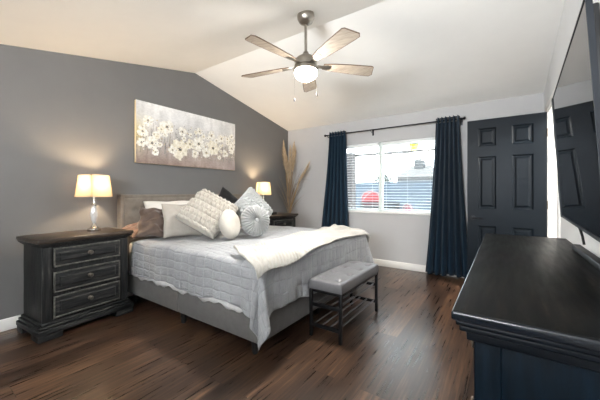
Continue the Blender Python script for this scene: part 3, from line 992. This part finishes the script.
# ------------------------------------------------------------------ nightstands
def make_nightstand():
    t = thing('nightstand', (0, 0, 0), '', 'nightstand', 0, 'three drawer nightstands')
    D, Wd = .40, .665           # carcass depth and width
    x0, x1 = -.21, .19
    MB().span((x0, -Wd / 2, .10), (x1, Wd / 2, .755), .004).build('body', M['stand_v'], t)
    # top slab with a cove under it
    MB().span((-.23, -.378, .783), (.245, .378, .82), .010, 3).build('top', M['stand_top'], t)
    cv = MB()
    for k, (z, e) in enumerate(((.770, .038), (.757, .024), (.744, .010))):
        cv.span((-.22, -Wd / 2 - e, z), (x1 + e, Wd / 2 + e, z + .0135), .004)
    cv.build('cornice', M['stand'], t)
    # corner posts
    for s_ in (-1, 1):
        MB().span((x1 - .01, s_ * (Wd / 2 - .058), .135), (x1 + .016, s_ * (Wd / 2 + .006), .745), .006).build('corner_post', M['stand_v'], t)
    # stepped plinth and bracket feet
    pl = MB()
    for z0, z1, e in ((.050, .092, .048), (.092, .114, .034), (.114, .134, .018)):
        pl.span((-.22, -Wd / 2 - e, z0), (x1 + e + .008, Wd / 2 + e, z1), .007, 3)
    pl.build('plinth', M['stand'], t)
    for sy in (-1, 1):
        for (a, b) in ((x1 - .10, x1 + .052), (-.215, -.10)):
            MB().span((a, sy * (Wd / 2 + .044), 0), (b, sy * (Wd / 2 - .12), .052), .006).build('foot', M['stand'], t)
    # drawers
    for zc, hh in ((.655, .155), (.450, .170), (.245, .180)):
        wd = Wd - .135
        d = MB().span((x1 - .01, -wd / 2, zc - hh / 2), (x1 + .010, wd / 2, zc + hh / 2), .003)
        # raised field with a sloping rim
        q = [(0.022, .010), (.034, .004), (.050, .018)]
        rings = []
        for ins, px in q:
            rings.append([d.bm.verts.new((x1 + px, yy, zz)) for yy, zz in ((-wd / 2 + ins, zc - hh / 2 + ins), (wd / 2 - ins, zc - hh / 2 + ins), (wd / 2 - ins, zc + hh / 2 - ins), (-wd / 2 + ins, zc + hh / 2 - ins))])
        for r1, r2 in zip(rings, rings[1:]):
            for k in range(4): d.bm.faces.new((r1[k], r1[(k + 1) % 4], r2[(k + 1) % 4], r2[k]))
        d.bm.faces.new(rings[-1])
        dr = d.build('drawer', M['stand'], t)
        mo = MB()
        for s_ in (-1, 1):
            mo.span((x1 + .004, -wd / 2, zc + s_ * (hh / 2 - .006) - .006), (x1 + .020, wd / 2, zc + s_ * (hh / 2 - .006) + .006), .004)
            mo.span((x1 + .004, s_ * (wd / 2 - .006) - .006, zc - hh / 2), (x1 + .020, s_ * (wd / 2 - .006) + .006, zc + hh / 2), .004)
        mo.build('moulding', M['worn'], dr)
        MB().lathe([(0, 0), (.017, 0), (.017, .003), (.008, .006), (.007, .014), (.015, .020), (.019, .027), (.015, .033), (0, .036)], 20, (x1 + .018, 0, zc + .006), 'x').build('knob', M['pewter'], dr)
    return t
ns1 = make_nightstand()
ns1.location = (-3.275, 1.062, 0); ns1.rotation_euler.z = R(4.5)
ns1['label'] = 'distressed charcoal three drawer nightstand on the near side of the bed'
ns2 = copy_thing(ns1)
ns2.location = (-3.285, 3.935, 0); ns2.rotation_euler.z = 0
ns2['label'] = 'dark three drawer nightstand mostly hidden in the corner behind the bed'

# ------------------------------------------------------------------ table lamps
def make_lamp():
    t = thing('table_lamp', (0, 0, 0), '', 'lamp', 0, 'table lamps')
    MB().lathe([(0, 0), (.056, 0), (.058, .006), (.056, .022), (.050, .026), (.040, .030), (.022, .052), (.012, .072), (.0, .072)], 40).build('base', M['chrome'], t)
    b = MB().lathe([(.010, .070), (.014, .078), (.024, .108), (.031, .145), (.031, .185), (.024, .222), (.015, .245), (.010, .252)], 10)
    b.build('crystal_column', M['crystal'], t, angle=10)
    MB().lathe([(0, .250), (.016, .250), (.024, .258), (.024, .264), (.012, .272), (.009, .300), (.012, .302), (.012, .345), (0, .345)], 24).build('neck', M['chrome'], t)
    MB().lathe([(0, .345), (.012, .348), (.024, .380), (.026, .400), (.018, .424), (0, .432)], 16).build('bulb', M['bulb'], t)
    zb, zt_, wb_, wt = .335, .548, .108, .090
    sh = MB()
    n = 13
    r1, r2 = [], []
    for k in range(4):
        a = R(45 + 90 * k)
        r1.append(sh.bm.verts.new((wb_ * math.sqrt(2) * math.cos(a), wb_ * math.sqrt(2) * math.sin(a), zb)))
        r2.append(sh.bm.verts.new((wt * math.sqrt(2) * math.cos(a), wt * math.sqrt(2) * math.sin(a), zt_)))
    for k in range(4): sh.bm.faces.new((r1[k], r1[(k + 1) % 4], r2[(k + 1) % 4], r2[k]))
    s_o = sh.build('lamp_shade', M['shade'], t, smooth=False)
    for k in range(4):
        a = R(45 + 90 * k)
        MB().tube([((wb_ + .0005) * math.sqrt(2) * math.cos(a), (wb_ + .0005) * math.sqrt(2) * math.sin(a), zb), ((wt + .0005) * math.sqrt(2) * math.cos(a), (wt + .0005) * math.sqrt(2) * math.sin(a), zt_)], .0022, 6).build('shade_seam', M['seam'], s_o)
    sp = MB()
    for a in (0, 90, 180, 270):
        sp.tube([(.010 * math.cos(R(a)), .010 * math.sin(R(a)), .342), (wb_ * math.cos(R(a)), wb_ * math.sin(R(a)), .345)], .0018, 5)
    sp.build('shade_spider', M['chrome'], t)
    return t
lamp1 = make_lamp()
lamp1.location = (-3.315, 1.20, .8205); lamp1.rotation_euler.z = R(18)
lamp1['label'] = 'lit crystal column lamp with square cream shade on the near nightstand'
lamp2 = copy_thing(lamp1)
lamp2.location = (-3.32, 3.68, .8205); lamp2.rotation_euler.z = R(-35)
lamp2['label'] = 'lit lamp with square cream shade beside the dried grasses in the corner'
for lo in (lamp1, lamp2):
    d = bpy.data.lights.new('lamp_bulb_light', 'POINT'); d.energy = 14; d.color = (1.0, .74, .46); d.shadow_soft_size = .03
    o = bpy.data.objects.new('lamp_bulb_light', d); COL.objects.link(o); o.parent = lo; o.location = (0, 0, .462)

# small dark box on the far nightstand
bx = thing('alarm_clock', (-3.22, 3.80, .8205), 'small flat black clock on the corner nightstand before the lamp', 'clock', R(10))
MB().span((-.045, -.075, 0), (.045, .075, .045), .008, 3).build('clock_case', M['black_plastic'], bx)
MB().span((.0445, -.062, .010), (.0465, .062, .037)).build('clock_face', M['screen'], bx)

# ------------------------------------------------------------------ dried grasses in a floor vase
gv = thing('dried_grass_vase', (-3.40, 4.50, 0), 'tall dried pampas grasses standing in the corner behind the nightstand', 'plant')
MB().lathe([(0, 0), (.085, 0), (.10, .03), (.115, .22), (.10, .42), (.06, .58), (.048, .66), (.058, .70), (.050, .70), (.042, .66), (.04, .6), (0, .58)], 32).build('vase', M['ceramic'], gv)
rn = random.Random(3)
def stem_curve(dx, dy, top, bend=1.6):
    pts = []
    for k in range(9):
        f_ = k / 8
        pts.append((dx * f_ ** bend, dy * f_ ** bend, .62 + (top - .62) * f_))
    return pts
def clampx(p):   # stay in the corner of the room
    return (max(p[0], XL + 3.40 + .02), min(p[1], YB - 4.50 - .02), p[2])
plumes = [(-.12, .00, 2.06, 1.4), (-.02, .06, 2.02, 1.2), (.07, .04, 2.07, 1.25), (-.05, -.04, 1.98, 1.1), (.12, .02, 2.02, 1.0), (.05, -.02, 1.84, .9), (.44, -.04, 1.78, .85), (-.08, .05, 1.86, 1.0), (.02, -.05, 1.72, .9), (.30, -.02, 1.62, .6)]
for dx, dy, top, sc in plumes:
    pts = [clampx(p) for p in stem_curve(dx, dy, top - .12)]
    st = MB().tube(pts, [.006] * 5 + [.0055, .005, .004, .003], 6).build('stem', M['stem'], gv)
    axis = (Vector(pts[-1]) - Vector(pts[-2])).normalized()
    m = MB()
    base = Vector(pts[-3])
    Lp = .34 * sc + .1
    for k in range(620):
        f_ = rn.random()
        p = base + axis * (f_ * Lp)
        spread = .058 * sc * math.sin(math.pi * min(1, f_ * .92 + .08)) ** .7
        a = rn.uniform(0, 6.28)
        d_ = Vector((math.cos(a), math.sin(a), 0))
        tip = p + d_ * spread * rn.uniform(.5, 1.15) + axis * rn.uniform(.03, .075)
        sd = axis.cross(d_).normalized() * .0034
        tip = Vector(clampx(tip)); p = Vector(clampx(p))
        m.bm.faces.new([m.bm.verts.new(p - sd), m.bm.verts.new(p + sd), m.bm.verts.new(tip)])
    m.build('plume', M['plume'], st, smooth=False)
for k in range(90):
    a = rn.uniform(-2.4, 1.0)
    ln = rn.uniform(.03, .14) if k < 45 else rn.uniform(.10, .42)
    top = rn.uniform(1.0, 1.75)
    pts = [clampx(p) for p in stem_curve(ln * math.cos(a), ln * math.sin(a) * .6, top, 2.2)]
    MB().tube(pts, [.003] * 6 + [.0022, .0016, .0008], 5).build('grass_blade', M['grass_grey'] if k % 3 else M['stem'], gv)
pts = [(0, 0, .62), (.03, 0, 1.0), (.12, -.02, 1.30), (.30, -.04, 1.43), (.46, -.06, 1.44), (.55, -.07, 1.40)]
MB().tube(pts, [.003, .003, .0026, .002, .0015, .0008], 6).build('grass_blade', M['grass_grey'], gv)

# ------------------------------------------------------------------ painting
PY0, PY1, PZ0, PZ1, PD = 1.695, 3.222, 1.548, 2.282, .04
pa = thing('wall_painting', (XL, (PY0 + PY1) / 2, PZ0), 'wide canvas painting of white flowers above the headboard', 'painting')
w, hgt = PY1 - PY0, PZ1 - PZ0
MB().span((.001, -w / 2, 0), (PD, w / 2, hgt), .003).build('canvas', M['canvas_edge'], pa)
def painting_mesh():
    nx, nz = 330, 160
    U, V = np.meshgrid(np.linspace(0, 1, nx), np.linspace(0, 1, nz), indexing='ij')   # V: 0 bottom, 1 top
    rs = np.random.RandomState(5)
    def vnoise(fx, fy, seed):
        r = np.random.RandomState(seed).rand(int(fx) + 3, int(fy) + 3)
        x, y = U * fx, V * fy
        xi, yi = x.astype(int), y.astype(int); xf, yf = x - xi, y - yi
        xf = xf * xf * (3 - 2 * xf); yf = yf * yf * (3 - 2 * yf)
        return (r[xi, yi] * (1 - xf) * (1 - yf) + r[xi + 1, yi] * xf * (1 - yf) + r[xi, yi + 1] * (1 - xf) * yf + r[xi + 1, yi + 1] * xf * yf)
    C = np.zeros((nx, nz, 3))
    top = np.array([214, 213, 212.]); mid = np.array([186, 180, 174.]); bot = np.array([138, 120, 112.])
    t1 = np.clip((V - .45) / .35, 0, 1)[..., None]; t2 = np.clip(V / .45, 0, 1)[..., None]
    C = bot * (1 - t2) + mid * t2
    C = C * (1 - t1) + top * t1
    C += ((vnoise(6, 5, 1) - .5) * 26 + (vnoise(40, 6, 2) - .5) * 22 + (vnoise(90, 70, 3) - .5) * 16)[..., None]
    # paler lower right, ochre left edge
    lr = (np.clip((U - .6) / .4, 0, 1) * np.clip(1 - V / .3, 0, 1))[..., None]
    C += lr * np.array([30, 32, 36])
    oc = (np.exp(-(U / .06) ** 2) * np.exp(-((V - .45) / .22) ** 2))[..., None]
    C = C * (1 - .6 * oc) + np.array([206, 184, 112]) * .6 * oc
    # stems and undergrowth strokes
    for k in range(150):
        u0 = rs.rand(); v0 = rs.uniform(.12, .4); v1 = v0 + rs.uniform(.1, .32); sl = rs.uniform(-.03, .03); wd = rs.uniform(.0012, .003)
        c = np.array([[108, 112, 110], [126, 112, 96], [146, 140, 132], [88, 92, 96]][rs.randint(4)])
        m_ = (np.exp(-((U - u0 - sl * (V - v0) * 4) / wd) ** 2) * ((V > v0) & (V < v1)) * .7)[..., None]
        C = C * (1 - m_) + c * m_
    fl = [(.091, .703, .055), (.049, .512, .055), (.123, .344, .075), (.25, .657, .078), (.369, .30, .105), (.393, .62, .055), (.567, .69, .045), (.558, .45, .085),
          (.70, .66, .055), (.719, .41, .09), (.819, .63, .055), (.952, .71, .04), (.952, .461, .06), (.519, .25, .05), (.2, .6, .04), (.30, .27, .05), (.641, .30, .06),
          (.04, .33, .05), (.867, .33, .05), (.467, .42, .06), (.61, .60, .035), (.76, .57, .04), (.19, .33, .03), (.90, .56, .035)]
    asp = w / hgt
    small = [(rs.rand(), float(np.clip(rs.normal(.47, .13), .2, .74)), rs.uniform(.018, .042)) for _ in range(46)]
    fl = small + fl
    for n_, (fu, fv, fr) in enumerate(fl):
        du, dv = (U - fu), (V - fv) / asp
        rr = np.hypot(du, dv); th = np.arctan2(dv, du)
        npet = rs.randint(4, 8); ph = rs.rand() * 6
        edge = fr * .5 * (1.42 + .5 * (vnoise(60, 30, 70 + n_) - .5) + .22 * np.abs(np.sin(npet * th / 2 + ph)) + .12 * np.sin(3 * th + ph * 2))
        m_ = np.clip((edge - rr) / .006, 0, 1)
        pet = np.array([246, 245, 241.]) if n_ % 5 else np.array([244, 240, 228.])
        shade = (.5 + .5 * np.cos(npet * th + 2 * ph)) * 26 * np.clip(rr / edge, 0, 1) + 34 * vnoise(120, 60, 20 + n_)
        col = pet - shade[..., None] * np.array([.8, .9, 1.1])
        C = C * (1 - .92 * m_[..., None]) + col * .92 * m_[..., None]
        yel = np.clip((fr * .19 - rr + .010 * np.sin(7 * th)) / .006, 0, 1)[..., None] * .5
        C = C * (1 - yel) + np.array([186, 160, 96]) * yel
        ce = np.clip((fr * .15 - rr + .004 * np.sin(5 * th + ph)) / .004, 0, 1)[..., None]
        C = C * (1 - ce) + np.array([70, 68, 70]) * ce
    for k in range(520):    # flecks
        fu, fv, fr = rs.rand(), rs.uniform(.2, .75), rs.uniform(.002, .006)
        m_ = np.clip((fr - np.hypot(U - fu, (V - fv) / asp)) / .003, 0, 1)[..., None] * .8
        c = np.array([[238, 236, 230], [70, 72, 78], [196, 170, 108], [112, 100, 92]][rs.randint(4)])
        C = C * (1 - m_) + c * m_
    C = np.clip(C, 0, 255) / 255.0
    Cl = np.where(C <= .04045, C / 12.92, ((C + .055) / 1.055) ** 2.4)
    me = bpy.data.meshes.new('painted_face')
    verts = [(PD + .0008, -w / 2 + U[i, j] * w, V[i, j] * hgt) for i in range(nx) for j in range(nz)]
    faces = [(i * nz + j, (i + 1) * nz + j, (i + 1) * nz + j + 1, i * nz + j + 1) for i in range(nx - 1) for j in range(nz - 1)]
    me.from_pydata(verts, [], faces)
    at = me.color_attributes.new('paint', 'FLOAT_COLOR', 'POINT')
    buf = np.ones((nx * nz, 4), dtype=np.float32); buf[:, :3] = Cl.reshape(-1, 3)
    at.data.foreach_set('color', buf.ravel())
    me.materials.append(M['paint'])
    o = bpy.data.objects.new('painted_face', me); COL.objects.link(o); o.parent = pa
painting_mesh()

# ------------------------------------------------------------------ ceiling fan
FX, FY, FZ = -1.462, 2.187, 2.345
fan = thing('ceiling_fan', (FX, FY, FZ), 'five blade brushed nickel ceiling fan with lit bowl', 'ceiling fan')
cz = ceil_z(FY) - FZ
MB().lathe([(0, .01), (.074, .01), (.078, -.012), (.076, -.035), (.060, -.068), (.030, -.084), (.0, -.086)], 36, (0, 0, cz - .008)).build('canopy', M['nickel'], fan)
MB().tube([(0, 0, cz - .10), (0, 0, .10)], .0125, 14).build('downrod', M['nickel'], fan)
MB().lathe([(0, .118), (.022, .118), (.030, .095), (.072, .070), (.098, .045), (.104, .015), (.104, -.010), (.090, -.022), (0, -.022)], 40).build('motor_housing', M['nickel'], fan)
lk = MB().lathe([(0, -.022), (.100, -.022), (.112, -.030), (.112, -.052), (.106, -.056), (0, -.056)], 40).build('light_kit', M['nickel'], fan)
MB().lathe([(.0, -.055), (.100, -.055), (.104, -.068), (.099, -.092), (.080, -.118), (.050, -.134), (.0, -.140)], 40).build('light_bowl', M['bowl'], fan)
outline = [(.165, -.036), (.165, .036), (.26, .054), (.42, .068), (.57, .076), (.635, .077), (.660, .055), (.628, -.058), (.610, -.068), (.42, -.062), (.26, -.050)]
for k in range(5):
    ang = R(-97.5 + 72 * k)
    rot = Matrix.Rotation(ang, 4, 'Z') @ Matrix.Rotation(R(-12), 4, 'X')
    bl = MB().prism(outline, 'z', -.003, .003).move(rot).build('blade', M['fanblade'], fan, angle=30)
    ir = MB().prism([(.085, -.018), (.085, .018), (.15, .020), (.20, .034), (.235, .022), (.235, -.022), (.20, -.034), (.15, -.020)], 'z', -.008, -.0035).move(rot)
    ir.build('blade_iron', M['nickel'], bl)
    ed = MB().tube([(p[0], p[1], 0) for p in outline + outline[:1]], .0042, 6).move(rot).build('blade_edge', M['fanedge'], bl)
for (dx, dy, ln) in ((.078, .020, .21), (-.062, -.050, .245)):
    ch = MB().tube([(dx, dy, -.055), (dx * 1.25, dy * 1.25, -.065), (dx * 1.28, dy * 1.28, -.055 - ln)], .0007, 5).build('pull_chain', M['pewter'], fan)
    MB().lathe([(0, -.03), (.006, -.028), (.007, -.012), (.003, 0), (0, 0)], 10, (dx * 1.28, dy * 1.28, -.055 - ln)).build('pull_fob', M['dark_metal'], ch)
d = bpy.data.lights.new('fan_bulb_glow', 'POINT'); d.energy = 7; d.color = (1.0, .93, .84); d.shadow_soft_size = .16
o = bpy.data.objects.new('fan_bulb_glow', d); COL.objects.link(o); o.location = (FX, FY, FZ - .29)
d = bpy.data.lights.new('fan_bulb_light', 'SPOT'); d.energy = 92; d.color = (1.0, .975, .93); d.shadow_soft_size = .10
d.spot_size = R(165); d.spot_blend = 1.0
o = bpy.data.objects.new('fan_bulb_light', d); COL.objects.link(o); o.location = (FX, FY, FZ - .16)

# ------------------------------------------------------------------ bench at the foot of the bed
bx0, bx1, by0, by1, bh = -1.345, -1.035, 2.05, 2.875, .482
be = thing('shoe_rack_bench', ((bx0 + bx1) / 2, (by0 + by1) / 2, 0), 'black metal bench with grey tufted seat at the foot of the bed', 'bench')
hx, hy_ = (bx1 - bx0) / 2, (by1 - by0) / 2
for a in (-1, 1):
    for b2 in (-1, 1):
        MB().box((a * (hx - .018), b2 * (hy_ - .018), .200), (.026, .026, .400), .003).build('leg', M['black_metal'], be)
fr = MB()
for a in (-1, 1):
    fr.box((a * (hx - .018), 0, .387), (.022, 2 * hy_ - .06, .024), .002)
    fr.box((0, a * (hy_ - .018), .387), (2 * hx - .06, .022, .024), .002)
fr.build('seat_frame', M['black_metal'], be)
for z in (.27, .10):
    for a in (-1, 1):
        MB().box((0, a * (hy_ - .018), z), (2 * hx - .06, .020, .028), .002).build('end_rail', M['black_metal'], be)
    for k in range(4):
        x = -hx + .045 + (2 * hx - .09) * k / 3
        MB().tube([(x, -hy_ + .02, z + .006), (x, hy_ - .02, z + .006)], .0065, 10).build('shelf_bar', M['tube'], be)
# seat cushion with buttoned dimples
nu, nv = 40, 90
bt = [(-hx + 2 * hx * (i + .5) / 2, -hy_ + 2 * hy_ * (j + .5) / 4) for i in range(2) for j in range(4)]
pts = []
def edge_round(a, lim, r):
    return min(1.0, max(0.0, (lim - abs(a)) / r))
for i in range(nu):
    a = -hx + 2 * hx * i / (nu - 1)
    col = []
    for j in range(nv):
        b2 = -hy_ + 2 * hy_ * j / (nv - 1)
        d2 = min((a - p[0]) ** 2 + (b2 - p[1]) ** 2 for p in bt) ** .5
        ea, eb = edge_round(a, hx, .03), edge_round(b2, hy_, .03)
        rnd = .018 * (1 - math.sqrt(max(0, 1 - (1 - ea) ** 2))) + .018 * (1 - math.sqrt(max(0, 1 - (1 - eb) ** 2)))
        z = bh - rnd -   .019 * math.exp(-(d2 / .026) ** 2) - .007 * math.exp(-d2 / .05)
        col.append((a, b2, z))
    pts.append(col)
sm = MB()
vs = sm.quad_grid(pts, nu, nv)
ring = [vs[i][0] for i in range(nu)] + [vs[-1][j] for j in range(1, nv)] + [vs[i][-1] for i in range(nu - 2, -1, -1)] + [vs[0][j] for j in range(nv - 2, 0, -1)]
low = [sm.bm.verts.new((v.co.x, v.co.y, .400)) for v in ring]
for i in range(len(ring)):
    j = (i + 1) % len(ring); sm.bm.faces.new((ring[i], ring[j], low[j], low[i]))
sm.bm.faces.new(low)
seat = sm.build('seat', M['leather'], be, angle=60)
for p in bt:
    MB().lathe([(0, 0), (.010, 0), (.009, .004), (0, .006)], 12, (p[0], p[1], bh - .027)).build('tuft_button', M['pillow_black'], seat)

# ------------------------------------------------------------------ dresser
dx0, dx1, dy0, dy1, dz = -.122, .365, .918, 2.80, .87
dr = thing('dresser', ((dx0 + dx1) / 2, (dy0 + dy1) / 2, 0), 'long black navy wooden dresser under the television', 'dresser')
hx, hy_ = (dx1 - dx0) / 2, (dy1 - dy0) / 2
tp = MB().span((-hx + .004, -hy_ + .004, dz - .012), (hx, hy_ - .004, dz), .003, 2)
MB().span((-hx, -hy_, dz - .030), (hx - .002, hy_, dz - .003), .007, 4).build('top_edge', M['dresser_gloss'], dr)
top_o = tp.build('top', M['dresser_top'], dr)
mo = MB()
for z0, z1, e in ((dz - .045, dz - .030, .010), (dz - .062, dz - .045, .018), (dz - .090, dz - .062, .034)):
    mo.span((-hx + e, -hy_ + e, z0), (hx - .012, hy_ - e, z1), .005, 3)
mo.build('cornice', M['dresser_edge'], dr)
e = .062
MB().span((-hx + e, -hy_ + e, .09), (hx - .012, hy_ - e, dz - .090), .004).build('body', M['dresser'], dr)
for s_ in (-1, 1):
    MB().span((-hx + e - .010, s_ * (hy_ - e + .008), .09), (-hx + e + .055, s_ * (hy_ - e - .055), dz - .092), .005).build('corner_post', M['dresser'], dr)
pl = MB()
for z0, z1, e2 in ((.045, .10, .020), (.10, .125, .036), (.125, .145, .050)):
    pl.span((-hx + e2, -hy_ + e2, z0), (hx - .012, hy_ - e2, z1), .006, 3)
pl.build('plinth', M['dresser'], dr)
for sx_ in (-1, 1):
    for sy in (-1, 1):
        xa = -hx + .03 if sx_ < 0 else hx - .16
        MB().span((xa, sy * (hy_ - .03), 0), (xa + .14, sy * (hy_ - .20), .05), .006).build('foot', M['dresser'], dr)
fw = 2 * (hy_ - e - .06) / 3
for c in range(3):
    for r_i, (zc, hh) in enumerate(((.665, .17), (.46, .19), (.25, .19))):
        yc = -(hy_ - e - .06) + fw * (c + .5)
        wv = fw - .03
        q = MB().span((-hx + e - .012, yc - wv / 2, zc - hh / 2), (-hx + e + .01, yc + wv / 2, zc + hh / 2), .004)
        q.span((-hx + e - .020, yc - wv / 2 + .04, zc - hh / 2 + .04), (-hx + e - .01, yc + wv / 2 - .04, zc + hh / 2 - .04), .006)
        do = q.build('drawer', M['dresser_edge'], dr)
        for s_ in (-.22, .22):
            MB().lathe([(0, 0), (.008, 0), (.007, -.006), (.015, -.010), (.012, -.015), (0, -.017)], 16, (-hx + e - .019, yc + s_ * wv, zc), 'x').build('knob', M['pewter'], do)

# ------------------------------------------------------------------ television on the right wall
tvw, tvh = 1.28, .775
tv = thing('television', (0.30, 1.80, 1.45), 'large glossy black television tilted on the right wall above the dresser', 'television')
# local frame: x towards the room, y along the wall, z up
MB().span((-.030, -tvw / 2 + .02, -tvh / 2 + .02), (-.004, tvw / 2 - .02, tvh / 2 - .02), .008).build('back_housing', M['black_plastic'], tv)
MB().span((-.006, -tvw / 2 + .004, -tvh / 2 + .004), (.004, tvw / 2 - .004, tvh / 2 - .004)).build('screen', M['screen'], tv, smooth=False)
bz = MB()
bz.span((-.010, -tvw / 2 - .004, tvh / 2 - .004), (.006, tvw / 2 + .004, tvh / 2 + .003)).span((-.010, -tvw / 2 - .004, -tvh / 2 - .010), (.006, tvw / 2 + .004, -tvh / 2 + .004))
bz.span((-.010, tvw / 2 - .003, -tvh / 2 - .01), (.006, tvw / 2 + .004, tvh / 2 + .003)).span((-.010, -tvw / 2 - .05, -tvh / 2 - .01), (.008, -tvw / 2 + .004, tvh / 2 + .003))
bz.build('bezel', M['bezel'], tv)
# orientation: screen faces -x in the room
zax = Vector((-.060, 0, 1)).normalized()
yax = Vector((-.0436, -.999, 0)); yax = (yax - zax * yax.dot(zax)).normalized()
xax = yax.cross(zax)
rotm = Matrix((xax, yax, zax)).transposed().to_4x4()
TVC = Vector((.266, 1.905, 1.433))
tv.matrix_world = Matrix.Translation(TVC) @ rotm
arm = MB().tube([(-.025, 0, 0), (-.06, .0, 0)], .03, 12)
arm.box((-.045, 0, 0), (.03, .30, .22), .006)
arm.build('wall_mount', M['black_metal'], tv)

MB().tube([(-.02, -.30, -tvh / 2 + .06), (-.035, -.29, -tvh / 2 - .03), (-.045, -.28, -tvh / 2 - .09), (-.05, -.29, -tvh / 2 - .135)], .006, 8).build('power_cord', M['black_plastic'], tv)
tag(MB().span((.326, 1.62, dz + .001), (.362, 2.30, dz + .030), .004).build('power_strip', M['black_plastic'], None), 'low black power strip along the back of the dresser top', 'power strip')
